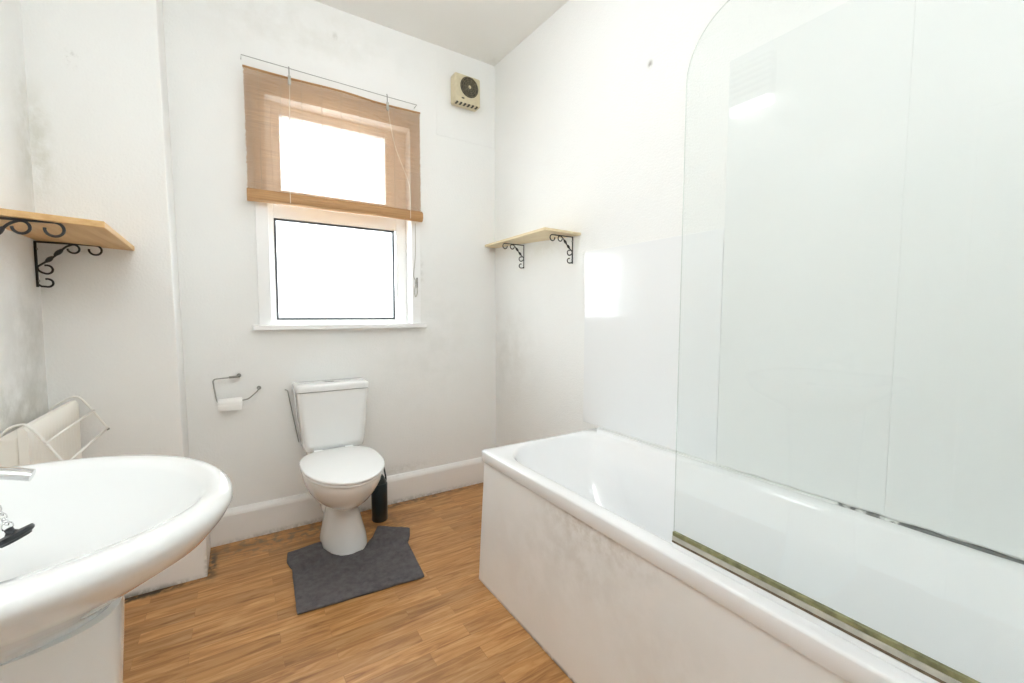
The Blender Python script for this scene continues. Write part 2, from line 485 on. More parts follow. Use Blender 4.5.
# upper opening sash, sitting slightly proud
bm = bmesh.new()
UX0, UX1, UZ0, UZ1 = -1.326, -.672, 1.745, 2.213
sx0, sx1, sz0, sz1 = -1.286, -.735, 1.80, 2.185
bar(bm, UX0, sx0, UZ0, UZ1, YF-.02, YF+.045); bar(bm, sx1, UX1, UZ0, UZ1, YF-.02, YF+.045)
bar(bm, sx0, sx1, UZ0, sz0, YF-.02, YF+.045); bar(bm, sx0, sx1, sz1, UZ1, YF-.02, YF+.045)
sash = obj('window_sash', bm, M['frame'], win)
bm = bmesh.new(); box(bm, -1.05, -.95, YF-.045, YF-.02, 1.756, 1.772, .004); box(bm, -1.02, -.985, YF-.035, YF-.02, 1.75, 1.785, .004)
obj('window_handle', bm, M['steel'], sash)
bm = bmesh.new(); box(bm, sx0, sx1, YF+.01, YF+.016, sz0, sz1); obj('window_pane', bm, M['pane'], sash)
# fixed lower light
px0, px1, pz0, pz1 = -1.326, -.684, 1.114, 1.650
bm = bmesh.new(); box(bm, px0, px1, YF+.01, YF+.016, pz0, pz1); obj('window_pane', bm, M['pane'], win)
bm = bmesh.new()
g = .010
for a in ((px0, px0+g, pz0, pz1), (px1-g, px1, pz0, pz1), (px0+g, px1-g, pz0, pz0+g), (px0+g, px1-g, pz1-g, pz1)):
    box(bm, a[0], a[1], YF-.0125, YF+.009, a[2], a[3])
obj('window_gasket', bm, M['gasket'], win)
bm = bmesh.new()
box(bm, -1.414, WX0, -.014, 0, 1.09, 2.26, .003); box(bm, WX1, -.555, -.010, 0, 1.09, 2.26, .003)
box(bm, WX0, WX1, -.012, 0, WZ1, 2.26, .003)
struct('trim_2', bm, M['frame'])
bm = bmesh.new(); box(bm, -1.442, -.533, -.055, .0, 1.062, 1.090, .006, 3)
box(bm, WX0+.001, WX1-.001, -.01, YF-.008, 1.062, 1.0895, .002)
sill = struct('trim_3', bm, M['frame'])
# small catch marks at the sill corners
# ------------------------------------------------------------------ blind
bl = thing('bamboo_blind', (-1.006, -.05, 1.70), 'tan bamboo roll blind half lowered over the upper window, see-through slats', 'blind')
BX0, BX1 = -1.443, -.566
random.seed(3)
bm = bmesh.new()
z = 1.748
while z < 2.322:
    h = .0020
    dx = random.uniform(-.003, .003)
    def sag(x):  # the head rail bows a little
        return 0
    box(bm, BX0+dx, BX1+dx, -.0510, -.0495, z, z+h)
    z += .00335
obj('slat_sheet', bm, M['slats'], bl)
bm = bmesh.new()
# bottom roll: a spiral of slats, slightly flattened
rings = []
n = 28
for i in range(13):
    x = BX0-.004 + (BX1-BX0+.008)*i/12
    ring = []
    for k in range(n):
        a = 2*PI*k/n
        rr = 1+.04*math.sin(7*a+i*.2)
        ring.append((x, -.058+.023*math.cos(a)*rr, 1.722+.030*math.sin(a)*rr+.0012*math.sin(i*.9)))
    rings.append(ring)
loft(bm, rings, True, True)
obj('bottom_roll', bm, M['roll'], bl, smooth=True, angle=60)
bm = bmesh.new()
tube(bm, smoothpath([(BX0-.003, -.05, 2.323), (-1.25, -.05, 2.322), (-1.0, -.05, 2.327), (-.8, -.05, 2.318), (BX1+.003, -.05, 2.322)], 6), .0055, 8)
obj('head_rod', bm, M['roll'], bl, smooth=True)
for i in range(9):
    bm = bmesh.new(); x = BX0+.06+i*.0945
    tube(bm, [(x, -.0535, 2.322), (x, -.0535, 1.75)], .0014, 5)
    obj('stitch_cord', bm, M['stitch'], bl)
for x, x2 in ((-1.248, -1.262), (-.757, -.64)):
    bm = bmesh.new()
    tube(bm, smoothpath([(x, -.06, 2.30), ((x*2+x2)/3, -.06, 2.1), (x2, -.062, 1.9), (x2, -.083, 1.755), (x2, -.083, 1.70)], 5), .0015, 5)
    obj('lift_cord', bm, M['cord'], bl)
# wire rail with hooks
wr = thing('curtain_wire', (-1.0, -.04, 2.37), 'thin metal wire rail fixed above the bamboo blind', 'rail')
bm = bmesh.new()
tube(bm, [(-1.45, 0, 2.375), (-1.45, -.045, 2.375), (-1.25, -.046, 2.372), (-.76, -.046, 2.366), (-.581, -.045, 2.366), (-.581, 0, 2.366)], .0017, 6)
obj('wire', bm, M['steel'], wr)
for nx, x in enumerate((-1.248, -.757)):
    hk = thing('blind_hook', (x, -.05, 2.34), ('small metal hook clip hanging blind near its left end', 'small metal hook clip hanging blind near its right end')[nx], 'hook')
    bm = bmesh.new()
    tube(bm, smoothpath([(x, -.046, 2.378), (x, -.054, 2.372), (x, -.056, 2.34), (x, -.058, 2.325)], 5), .0028, 6)
    obj('wire_hook', bm, M['steel'], hk)
    bm = bmesh.new(); box(bm, x-.007, x+.007, -.066, -.056, 2.285, 2.33, .003)
    obj('clip', bm, M['alu'], hk)
# cord cleat right of window
ck = thing('blind_cord_cleat', (-.585, -.01, 1.30), 'looped blind cord on a small hook right of the window', 'cord hook')
bm = bmesh.new(); tube(bm, smoothpath([(-.585, -.008, 1.69), (-.588, -.01, 1.5), (-.60, -.012, 1.38), (-.585, -.014, 1.34), (-.578, -.014, 1.28), (-.590, -.014, 1.25), (-.596, -.014, 1.29), (-.583, -.014, 1.34)], 6), .0028, 6)
obj('cord', bm, simple('grubby_cord', (.5, .48, .44, 1), .8), ck)
bm = bmesh.new(); box(bm, -.59, -.575, -.02, 0, 1.325, 1.345, .003); box(bm, -.588, -.578, -.026, -.016, 1.345, 1.365, .002); box(bm, -.588, -.578, -.026, -.016, 1.305, 1.325, .002)
obj('hook', bm, M['steel'], ck)

# ------------------------------------------------------------------ extractor fan
fn = thing('extractor_fan', (-.263, 0, 2.52), 'aged cream square extractor fan high in the corner', 'fan')
bm = bmesh.new(); box(bm, -.348, -.172, -.075, -.003, 2.440, 2.614, .012, 4)
for k in range(5):
    pass
obj('housing', bm, M['fan'], fn, smooth=True, angle=50)
bm = bmesh.new(); lathe(bm, [(.0, 0), (.060, 0), (.062, -.003), (.060, -.005), (0, -.005)], (-.252, -.0745, 2.543), 'y', 40)
obj('fan_cavity', bm, M['fanblack'], fn)
bm = bmesh.new()
for r in (.020, .032, .044, .056):
    pts = [(-.252+r*math.cos(a*PI/18), -.081, 2.543+r*math.sin(a*PI/18)) for a in range(36)]
    tube(bm, pts, .0024, 6, closed=True)
for k in range(10):
    a = k*PI/5
    tube(bm, [(-.252+.008*math.cos(a), -.081, 2.543+.008*math.sin(a)), (-.252+.061*math.cos(a), -.080, 2.543+.061*math.sin(a))], .0022, 6)
obj('grille', bm, M['fandark'], fn, smooth=True)
bm = bmesh.new(); lathe(bm, [(0, 0), (.011, 0), (.009, -.004), (0, -.005)], (-.252, -.081, 2.543), 'y', 20); obj('hub', bm, M['fan'], fn, smooth=True)
bm = bmesh.new(); box(bm, -.304, -.286, -.0775, -.0745, 2.466, 2.474, .001); obj('badge', bm, M['fanblack'], fn)
bm = bmesh.new()
for k in range(6): box(bm, -.338+k*.027, -.326+k*.027, -.0740, -.045, 2.4385, 2.4445)
obj('lower_vent', bm, M['fanblack'], fn)

# ------------------------------------------------------------------ toilet
tx = -1.108
tl = thing('toilet', (tx, -.3, 0), 'white close-coupled toilet with closed lid under the window', 'toilet')
def ell(cx, a, y0, y1, z, n=48, p=2.0, pb=2.6, back_scale=1.0):
    """egg outline: widest nearer the back, front rounder; y0 front (more negative), y1 back"""
    yc = y0+(y1-y0)*.56
    out = []
    for k in range(n):
        t = 2*PI*k/n
        c, s = math.cos(t), math.sin(t)
        e = p if s < 0 else pb
        X = a*math.copysign(abs(c)**(2/e), c)
        Y = (yc-y0 if s < 0 else y1-yc)*math.copysign(abs(s)**(2/e), s)
        out.append((cx+X, yc+Y, z))
    return out
bm = bmesh.new()
q = tx+.024
rs = [ell(q, .106, -.470, -.14, 0, pb=4), ell(q, .106, -.470, -.14, .010, pb=4), ell(q, .098, -.462, -.15, .05, pb=4),
      ell(q, .083, -.452, -.15, .11, pb=4), ell(q, .069, -.444, -.15, .17, pb=4), ell(q, .064, -.444, -.15, .200, pb=3.5),
      ell(q, .070, -.460, -.15, .222, pb=3.2), ell(tx+.010, .098, -.515, -.16, .248, pb=3), ell(tx+.004, .130, -.585, -.165, .288, pb=3),
      ell(tx, .153, -.642, -.17, .335, pb=3), ell(tx, .168, -.678, -.17, .380, pb=3), ell(tx, .174, -.694, -.17, .412, pb=3), ell(tx, .172, -.692, -.17, .421, pb=3)]
loft(bm, rs, True, True)
obj('pan', bm, M['china'], tl, smooth=True, angle=50)
bm = bmesh.new(); box(bm, tx-.115, tx+.115, -.20, -.03, .33, .434, .02, 4); box(bm, tx-.06, tx+.06, -.2, -.023, .10, .34, .03, 4)
obj('rear_shelf', bm, M['china'], tl, smooth=True, angle=50)
bm = bmesh.new()
def slab(bm, a, y0, y1, z0, z1, r, pb=3, dome=0):
    rings = []
    for t in range(0, 5):
        an = t/4*PI/2
        rings.append(ell(tx, a-r+r*math.sin(an), y0+r-r*math.sin(an), y1-r+r*math.sin(an), z0+r-r*math.cos(an), pb=pb))
    for t in range(0, 5):
        an = t/4*PI/2
        rings.append(ell(tx, a-r+r*math.cos(an), y0+r-r*math.cos(an), y1-r+r*math.cos(an), z1-r+r*math.sin(an), pb=pb))
    if dome:
        for q, dz in ((.8, .5), (.5, .85), (.2, 1)):
            yc = (y0+y1)/2
            rings.append(ell(tx, a*q, yc+(y0-yc)*q, yc+(y1-yc)*q, z1+dome*dz, pb=pb))
    loft(bm, rings, True, True)
slab(bm, .176, -.708, -.205, .423, .436, .006)
seat = obj('seat', bm, M['seatplastic'], tl, smooth=True, angle=50)
bm = bmesh.new(); slab(bm, .179, -.716, -.196, .4385, .452, .0065, dome=.007)
obj('lid', bm, M['seatplastic'], tl, smooth=True, angle=60)
for s in (-1, 1):
    bm = bmesh.new(); lathe(bm, [(0, 0), (.013, 0), (.013, .04), (0, .04)], (tx+s*.075-.02, -.200, .443), 'x', 16); obj('hinge', bm, M['seatplastic'], tl, smooth=True, angle=40)
# cistern body tapering to the bottom, wider at the back
bm = bmesh.new()
def cring(z, hwf, hwb, yf, yb, r=.03):
    pts = []
    cor = [(hwb, yb, .008), (-hwb, yb, .008), (-hwf, yf, r), (hwf, yf, r)]
    for ix, (x, y, rr) in enumerate(cor):
        pcor = cor[ix-1]; ncor = cor[(ix+1) % 4]
        c = Vector((x, y)); a = (Vector(pcor[:2])-c).normalized()*rr; b = (Vector(ncor[:2])-c).normalized()*rr
        for t in range(7):
            u = t/6
            q = c+a*(1-u)**2+b*u**2
            pts.append((tx+.013+q.x, q.y, z))
    return pts
cf = []
for z, hf, hb, yf in ((.434, .125, .130, -.175), (.446, .143, .146, -.186), (.48, .150, .154, -.190), (.60, .161, .165, -.192), (.72, .171, .175, -.192), (.749, .174, .178, -.192)):
    cf.append(cring(z, hf, hb, yf, -.024))
loft(bm, cf, True, True)
obj('cistern', bm, M['china'], tl, smooth=True, angle=50)
bm = bmesh.new()
loft(bm, [cring(.7515, .170, .172, -.190, -.024), cring(.754, .178, .180, -.199, -.022), cring(.776, .179, .181, -.200, -.022), cring(.785, .175, .177, -.196, -.024), cring(.788, .162, .164, -.18, -.034)], True, True)
lid = obj('cistern_lid', bm, M['china'], tl, smooth=True, angle=60)
bm = bmesh.new(); lathe(bm, [(.024, 0), (.024, .004), (.021, .007), (0, .007)], (tx+.0, -.11, .787), 'z', 24); obj('flush_button', bm, M['button'], lid, smooth=True, angle=40)
bm = bmesh.new()  # dark tubes drawn in for the shadow gap behind the cistern
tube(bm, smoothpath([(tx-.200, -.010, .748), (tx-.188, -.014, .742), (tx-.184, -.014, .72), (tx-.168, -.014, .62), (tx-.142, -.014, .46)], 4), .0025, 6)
obj('rear_gap_shadow', bm, M['steel'], tl); bm = bmesh.new()
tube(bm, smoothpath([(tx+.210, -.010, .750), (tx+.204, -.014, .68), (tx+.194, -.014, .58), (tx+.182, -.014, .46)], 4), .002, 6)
obj('rear_gap_shadow', bm, M['steel'], tl)

# ------------------------------------------------------------------ toilet brush
bx, by = -.872, -.175
tb = thing('toilet_brush', (bx, by, 0), 'black cylindrical toilet brush holder beside the toilet', 'toilet brush')
bm = bmesh.new(); lathe(bm, [(0, 0), (.040, 0), (.043, .004), (.043, .205), (.041, .21), (.034, .212), (0, .212)], (bx, by, 0), 'z', 32)
obj('holder', bm, M['plastic_black'], tb, smooth=True, angle=40)
bm = bmesh.new(); lathe(bm, [(.038, .2125), (.037, .222), (.026, .245), (.014, .262), (.009, .275), (0, .277)], (bx, by, 0), 'z', 24)
obj('cap', bm, M['plastic_black'], tb, smooth=True, angle=60)
bm = bmesh.new(); tube(bm, smoothpath([(bx+.037, by, .215), (bx+.036, by, .24), (bx+.026, by+.01, .30), (bx+.006, by+.02, .355), (bx-.012, by+.02, .372)], 5), [.0045]*21, 10)
obj('handle', bm, M['plastic_black'], tb, smooth=True)

# ------------------------------------------------------------------ pedestal mat
poly = [(-1.341, -.291), (-1.189, -.270), (-1.192, -.34), (-1.167, -.415), (-1.13, -.458), (-1.085, -.472), (-1.03, -.458), (-1.00, -.41), (-.965, -.37), (-.908, -.262),
        (-.770, -.375), (-.792, -.44), (-.827, -.507), (-.857, -.812), (-1.352, -.775), (-1.345, -.6), (-1.338, -.452), (-1.352, -.37)]
# push the cut-out clear of the pan's foot
def inside(x, y):
    c = False
    for i in range(len(poly)):
        (x1, y1), (x2, y2) = poly[i], poly[i-1]
        if (y1 > y) != (y2 > y) and x < (x2-x1)*(y-y1)/(y2-y1)+x1: c = not c
    return c
def nearest(x, y):
    best = None
    for i in range(len(poly)):
        a = Vector(poly[i-1]); b = Vector(poly[i]); d = b-a
        t = max(0, min(1, (Vector((x, y))-a).dot(d)/d.length_squared)); q = a+d*t
        l = (q-Vector((x, y))).length
        if best is None or l < best[0]: best = (l, q)
    return best
bm = bmesh.new()
cell = .011; nx = int(.62/cell); ny = int(.60/cell); vv = {}
for i in range(nx):
    for j in range(ny):
        cx, cy = -1.365+(i+.5)*cell, -.84+(j+.5)*cell
        if not inside(cx, cy): continue
        q = []
        for di, dj in ((0, 0), (1, 0), (1, 1), (0, 1)):
            k = (i+di, j+dj)
            if k not in vv: vv[k] = bm.verts.new((-1.365+k[0]*cell, -.84+k[1]*cell, 0))
            q.append(vv[k])
        bm.faces.new(q)
for v in bm.verts:
    if v.is_boundary:
        l, q = nearest(v.co.x, v.co.y)
        v.co.x, v.co.y = q.x, q.y
random.seed(11)
for v in bm.verts:
    x, y = v.co.x, v.co.y
    # creases running out from the pan's foot, edges lying down
    l = nearest(x, y)[0]
    lift = min(1, l/.03)
    r1 = math.exp(-((y+.455)/.012)**2)*.030*(1 if x < -1.17 else 0)
    r2 = math.exp(-((y+.515+.42*(x+.82))/.012)**2)*.034*(1 if x > -1.0 else 0)
    r2 += math.exp(-((y+.62+1.1*(x+.87))/.016)**2)*.012*(1 if x > -.97 else 0)
    v.co.z = .011+lift*(r1+r2)+.0015*math.sin(37*x)*math.sin(29*y)+random.uniform(-.0007, .0007)
mt = obj('pedestal_mat', bm, M['mat'], smooth=True)
tag(mt, 'dark grey towelling mat on the floor around the toilet foot', 'mat')
so = mt.modifiers.new('thickness', 'SOLIDIFY'); so.thickness = .009; so.offset = -1

# ------------------------------------------------------------------ toilet paper holder
ph = thing('toilet_roll_holder', (-1.52, 0, .77), 'bent wire toilet roll holder on wall left of toilet', 'toilet roll holder')
bm = bmesh.new()
tube(bm, smoothpath([(-1.508, -.0, .838), (-1.512, -.035, .838), (-1.54, -.05, .836), (-1.595, -.05, .834), (-1.610, -.05, .828), (-1.612, -.05, .81), (-1.604, -.05, .745), (-1.598, -.05, .722), (-1.588, -.05, .7165),
     (-1.54, -.05, .7165), (-1.485, -.05, .722), (-1.465, -.05, .73), (-1.435, -.045, .757), (-1.425, -.012, .766), (-1.424, 0, .768)], 6), .0032, 8)
obj('wire_frame', bm, M['steel'], ph, smooth=True)
bm = bmesh.new(); tube(bm, [(-1.548, -.049, .8365), (-1.508, -.044, .8385)], .0055, 10); obj('sleeve', bm, M['steel'], ph, smooth=True)
bm = bmesh.new(); lathe(bm, [(.0, 0), (.010, 0), (.010, -.006), (0, -.006)], (-1.424, -.0, .768), 'y', 16); obj('wall_rose', bm, M['steel'], ph)
bm = bmesh.new(); lathe(bm, [(.0, 0), (.010, 0), (.010, -.006), (0, -.006)], (-1.508, -.0, .838), 'y', 16); obj('wall_rose', bm, M['steel'], ph)
rl = thing('toilet_roll', (-1.55, -.05, .70), 'nearly finished white toilet roll hanging on the wire holder', 'toilet roll')
bm = bmesh.new()
n = 28
prof = [(-1.598, .0055), (-1.598, .021), (-1.596, .0225), (-1.500, .0225), (-1.498, .021), (-1.498, .0055)]
rings = []
for x, r in prof:
    rings.append([(x, -.050+r*math.cos(2*PI*k/n), .7142+r*math.sin(2*PI*k/n)*.95) for k in range(n)])
rings.append(rings[0])
loft(bm, rings); bmesh.ops.remove_doubles(bm, verts=bm.verts[:], dist=1e-6)
obj('roll', bm, M['paper'], rl, smooth=True, angle=40)
bm = bmesh.new()
pts = [(-.0745, .708), (-.0755, .700), (-.074, .690), (-.0715, .679)]
loft(bm, [[(-1.598, y, z) for y, z in pts]+[(-1.598, y+.0012, z) for y, z in pts[::-1]], [(-1.500, y, z) for y, z in pts]+[(-1.500, y+.0012, z) for y, z in pts[::-1]]], True, True)
obj('loose_sheet', bm, M['paper'], rl)

# ------------------------------------------------------------------ scroll brackets & shelves
def bracket(parent, origin, out, k=1.0, label=None):
    """wrought bracket in the plane (out, down)"""
    o = Vector(origin); u = Vector(out); w = Vector((0, 0, 1))
    P = lambda a, b: o+u*(a*k)+w*(b*k)
    bm = bmesh.new()
    r = .0035*k
    def arc(cx, cy, R, a0, a1, n=16): return [P(cx+R*math.cos(math.radians(a0+(a1-a0)*i/n)), cy+R*math.sin(math.radians(a0+(a1-a0)*i/n))) for i in range(n+1)]
    # top bar with its end curl
    tube(bm, [P(0.002, -.004), P(.09, -.004), P(.162, -.004)]+arc(.164, -.022, .018, 85, -190), r, 8)
    # wall bar
    tube(bm, [P(.004, -.002), P(.004, -.168)], r*1.15, 8)
    # diagonal strut and its upper curl
    tube(bm, smoothpath([P(.006, -.094), P(.03, -.074), P(.06, -.045), P(.082, -.018), P(.100, -.007)], 4)+arc(.104, -.022, .016, 80, -180), r, 8)
    # lower curls
    tube(bm, smoothpath([P(.006, -.092), P(.008, -.106), P(.018, -.115)], 4)+arc(.030, -.103, .0155, -120, 110), r, 8)
    tube(bm, smoothpath([P(.004, -.158), P(.014, -.165)], 2)+arc(.030, -.152, .0145, -110, 110), r, 8)
    b = obj('bracket', bm, M['iron'], parent, smooth=True)
    # twisted knots on the strut
    bm = bmesh.new()
    d = (P(.075, -.028)-P(.03, -.078)).normalized()
    for t0, t1 in ((.024, .046), (.050, .075)):
        base = P(.006, -.100)
        pts = []; rad = []
        L0, L1 = t0*1.35*k, t1*1.35*k
        for i in range(9):
            q = i/8
            pts.append(base+(P(.082, -.018)-base).normalized()*(L0+(L1-L0)*q))
            rad.append(r*(1+1.3*math.sin(PI*q)))
        bm = bmesh.new(); tube(bm, pts, rad, 10)
        obj('twisted_knot', bm, M['iron'], b, smooth=True)
    for zz in (-.03, -.145):
        bm = bmesh.new()
        s = Vector(P(.007, zz))
        tube(bm, [s, s+u*.003], .004*k, 8)
        obj('screw', bm, M['steel'], b)
    return b

shl = thing('wall_shelf', (LW, -.5, 1.41), 'pine shelf on black scroll brackets above the basin', 'shelf')
bm = bmesh.new()
# board: slightly out of level as in the room
pts = [(LW, -.227), (-1.848, -.227), (-1.838, -.785), (LW, -.785)]
zt = lambda y, x: 1.406-.006*(y+.227)-(.055*(x+1.99))
pts = [(LW, -.227), (-1.846, -.227), (-1.829, -.785), (LW, -.785)]
loft(bm, [[(x, y, zt(y, x)) for x, y in pts], [(x, y, zt(y, x)+.019) for x, y in pts]], True, True)
bmesh.ops.bevel(bm, geom=bm.edges[:], offset=.0015, segments=1, affect='EDGES')
obj('board', bm, M['board_left'], shl)
bracket(shl, (LW, -.262, 1.410), (1, 0, 0), 1.0)
bracket(shl, (LW, -.768, 1.411), (1, 0, 0), 1.10)

shr = thing('wall_shelf', (0, -.42, 1.56), 'pale cream shelf on black scroll brackets in the corner right of the window', 'shelf')
bm = bmesh.new()
pts = [(0, -.008, 1.583), (-.105, -.008, 1.592), (-.188, -.83, 1.562), (0, -.835, 1.552)]
pts = [(-.022, -.004, 1.590), (-.105, -.004, 1.592), (-.226, -.822, 1.560), (0, -.835, 1.554)]
loft(bm, [[p for p in pts], [(p[0], p[1], p[2]+.013) for p in pts]], True, True)
bmesh.ops.bevel(bm, geom=bm.edges[:], offset=.001, segments=1, affect='EDGES')
obj('board', bm, M['board_right'], shr)
bracket(shr, (-.0135, -.338, 1.569), (-1, 0, 0), .85)
bracket(shr, (-.002, -.775, 1.556), (-1, 0, 0), .84)

# ------------------------------------------------------------------ radiator
rd = thing('radiator', (-2.06, -.57, .25), 'cream panel radiator on the left wall behind the basin', 'radiator')
RY0, RY1 = -.757, -.285
bm = bmesh.new()
N_ = 14
prof = []
per = (RY1-RY0-.04)/N_
for k in range(N_):
    y = RY0+.02+k*per
    prof += [(y, 0), (y+per*.28, 0), (y+per*.42, -.008), (y+per*.86, -.008)]
prof = [(RY0, 0)]+prof+[(RY1-.02, 0), (RY1, 0)]
zr = [(.26, 1), (.30, 0.0), (.315, 1), (.765, 1), (.78, 0.0), (.808, 0), ]
rings = []
for z, f in ((.27, 0), (.30, 0), (.32, 1), (.745, 1), (.765, 0), (.806, 0)):
    rings.append([(-2.024+d*f*.5, y, z) for y, d in prof])
rings.append([(-2.032, y, .818) for y, d in prof]); rings.append([(-2.044, y, .818) for y, d in prof]); rings.append([(-2.046, y, .27) for y, d in prof])
loft(bm, rings, closed=False)
# end faces
def endcap(bm, y):
    vs = [bm.verts.new(p) for p in ((-2.024, y, .27), (-2.024, y, .806), (-2.032, y, .818), (-2.044, y, .818), (-2.046, y, .27))]
    bm.faces.new(vs)
endcap(bm, RY0); endcap(bm, RY1)
bmesh.ops.remove_doubles(bm, verts=bm.verts[:], dist=1e-5)
obj('front_panel', bm, M['radiator'], rd, smooth=True, angle=40)
bm = bmesh.new(); box(bm, -2.095, -2.048, RY0+.008, RY1-.008, .27, .79, .006, 3); obj('rear_panel', bm, M['radiator'], rd, smooth=True, angle=40)
bm = bmesh.new()
for y in (RY0+.1, RY1-.1):
    bm = bmesh.new(); box(bm, LW, -2.095, y-.02, y+.02, .32, .70, .002)
    obj('wall_bracket', bm, M['radiator'], rd)
bm = bmesh.new(); tube(bm, [(-2.07, -.72, .29), (-2.07, -.72, .05), (-2.07, -.72, 0)], .0075, 10); obj('pipe', bm, M['radiator'], rd, smooth=True); bm = bmesh.new(); tube(bm, [(-2.07, -.34, .29), (-2.07, -.34, 0)], .0075, 10)
obj('pipe', bm, M['radiator'], rd, smooth=True)
# airer
ar = thing('radiator_airer', (-2.0, -.58, .80), 'white plastic-coated wire airer hooked over the radiator', 'clothes airer')
bm = bmesh.new()
AN, AF = -.765, -.280
def aline(y, A): return smoothpath([(-2.101, y, A[0]), (-2.096, y, A[0]+.012), (-2.060, y, .822), (-2.035, y, .831), (-2.018, y, .822), (-1.987, y, .772), (A[2], y, A[3])], 5)
tube(bm, aline(AN, (.765, 0, -1.950, .700)), .0035, 8); obj('hooked_arm', bm, M['wirewhite'], ar, smooth=True); bm = bmesh.new()
tube(bm, aline(AF, (.785, 0, -1.947, .697)), .0035, 8)
obj('hooked_arm', bm, M['wirewhite'], ar, smooth=True)
for x, z in ((-1.985, .772), (-1.949, .699)):
    bm = bmesh.new(); tube(bm, [(x, AN-.004, z), (x, AF+.006, z)], .0038, 8); obj('rail', bm, M['wirewhite'], ar, smooth=True)
for y in (AN, AF):
    bm = bmesh.new(); tube(bm, [(-1.948, y, .697), (-1.945, y, .691)], .0055, 8); obj('end_cap', bm, M['steel'], ar)

# ------------------------------------------------------------------ basin
YC = -1.735
bs = thing('pedestal_basin', (-1.9, YC, 0), 'large white oval pedestal basin on the left wall', 'basin')
NB = 96
def brg(z, xb, xc, xf, ay, nb=2.4, nf=2.0, dy=0, near=None):
    out = []
    for k in range(NB):
        t = 2*PI*k/NB
        c, s = math.cos(t), math.sin(t)
        e = nf if c >= 0 else nb
        X = (xf-xc if c >= 0 else xc-xb)*math.copysign(abs(c)**(2/e), c)
        aa = ay if s >= 0 else (near if near else ay)
        Y = aa*math.copysign(abs(s)**(2/e), s)
        out.append((xc+X, YC+dy+Y, z))
    return out
W0 = LW+.003
bm = bmesh.new()
R_ = [brg(.738, -2.03, -1.85, -1.676, .120, 4, near=.085), brg(.744, -2.05, -1.85, -1.670, .140, 4, near=.092), brg(.753, -2.07, -1.85, -1.665, .160, 4, near=.100), brg(.765, -2.09, -1.84, -1.648, .190, 4, near=.112),
      brg(.781, W0, -1.83, -1.620, .225, 5, near=.132), brg(.802, W0, -1.82, -1.585, .255, 5, near=.160), brg(.822, W0, -1.81, -1.553, .276, 5, near=.188), brg(.848, W0, -1.80, -1.532, .287, 5, near=.215),
      brg(.866, W0, -1.80, -1.523, .291, 5, near=.232), brg(.878, W0, -1.80, -1.525, .289, 5, near=.230), brg(.885, W0, -1.80, -1.534, .281, 5, near=.220), brg(.886, -2.10, -1.80, -1.545, .271, 5, near=.203),
      brg(.882, -2.02, -1.81, -1.556, .258, 3, near=.183), brg(.872, -2.005, -1.81, -1.565, .248, 2.8, near=.170), brg(.852, -1.985, -1.81, -1.580, .236, 2.5, near=.158),
      brg(.825, -1.965, -1.82, -1.605, .215, 2.3, near=.148), brg(.795, -1.945, -1.83, -1.645, .185, 2.1, near=.132), brg(.772, -1.925, -1.84, -1.70, .145, 2, near=.112), brg(.760, -1.90, -1.84, -1.75, .095, 2, near=.085), brg(.756, -1.865, -1.83, -1.80, .03, 2)]
loft(bm, R_, True, True)
o = obj('bowl', bm, M['china'], bs, smooth=True)
bm = bmesh.new()
PR = []
for z, xf, ay, xb in ((0, -1.655, .150, -2.06), (.03, -1.658, .146, -2.06), (.10, -1.672, .125, -2.06), (.30, -1.676, .112, -2.06), (.50, -1.672, .118, -2.06), (.62, -1.667, .130, -2.06), (.71, -1.662, .142, -2.06), (.745, -1.661, .148, -2.055)):
    PR.append(brg(z, xb, -1.85, xf+.001, ay*.88, 5, 2.6, near=ay*.60))
loft(bm, PR, True, True)
obj('pedestal', bm, M['china'], bs, smooth=True, angle=60)
bm = bmesh.new(); lathe(bm, [(0, 0), (.021, 0), (.021, .003), (.014, .003), (.012, .0005), (0, .0005)], (-1.832, YC, .7562), 'z', 24); obj('waste', bm, M['chrome'], bs, smooth=True, angle=40)
# mixer tap
tp = thing('basin_tap', (-2.035, YC, .886), 'chrome basin tap with spout reaching over the basin', 'tap')
bm = bmesh.new(); lathe(bm, [(0, 0), (.028, 0), (.028, .006), (.022, .010), (.020, .05), (.018, .062), (0, .064)], (-2.035, YC, .886), 'z', 28)
obj('body', bm, M['chrome'], tp, smooth=True, angle=50)
bm = bmesh.new()
pts = smoothpath([(-2.03, YC, .925), (-1.96, YC, .943), (-1.88, YC, .953), (-1.81, YC, .954), (-1.765, YC, .948), (-1.738, YC, .940)], 5)
rings = []
for i, p in enumerate(pts):
    a = pts[max(i-1, 0)]; b = pts[min(i+1, len(pts)-1)]; t = (b-a).normalized(); nn = Vector((-t.z, 0, t.x)); s = Vector((0, 1, 0))
    wv = .013-.003*i/len(pts); hv = .0075
    rings.append([p+s*wv*math.cos(2*PI*k/16)+nn*hv*math.sin(2*PI*k/16) for k in range(16)])
loft(bm, rings, True, True)
obj('spout', bm, M['chrome'], tp, smooth=True, angle=60)
bm = bmesh.new(); lathe(bm, [(0, .062), (.019, .064), (.022, .075), (.020, .092), (.010, .098), (0, .099)], (-2.035, YC, .886), 'z', 24); obj('knob', bm, M['chrome'], tp, smooth=True, angle=50)
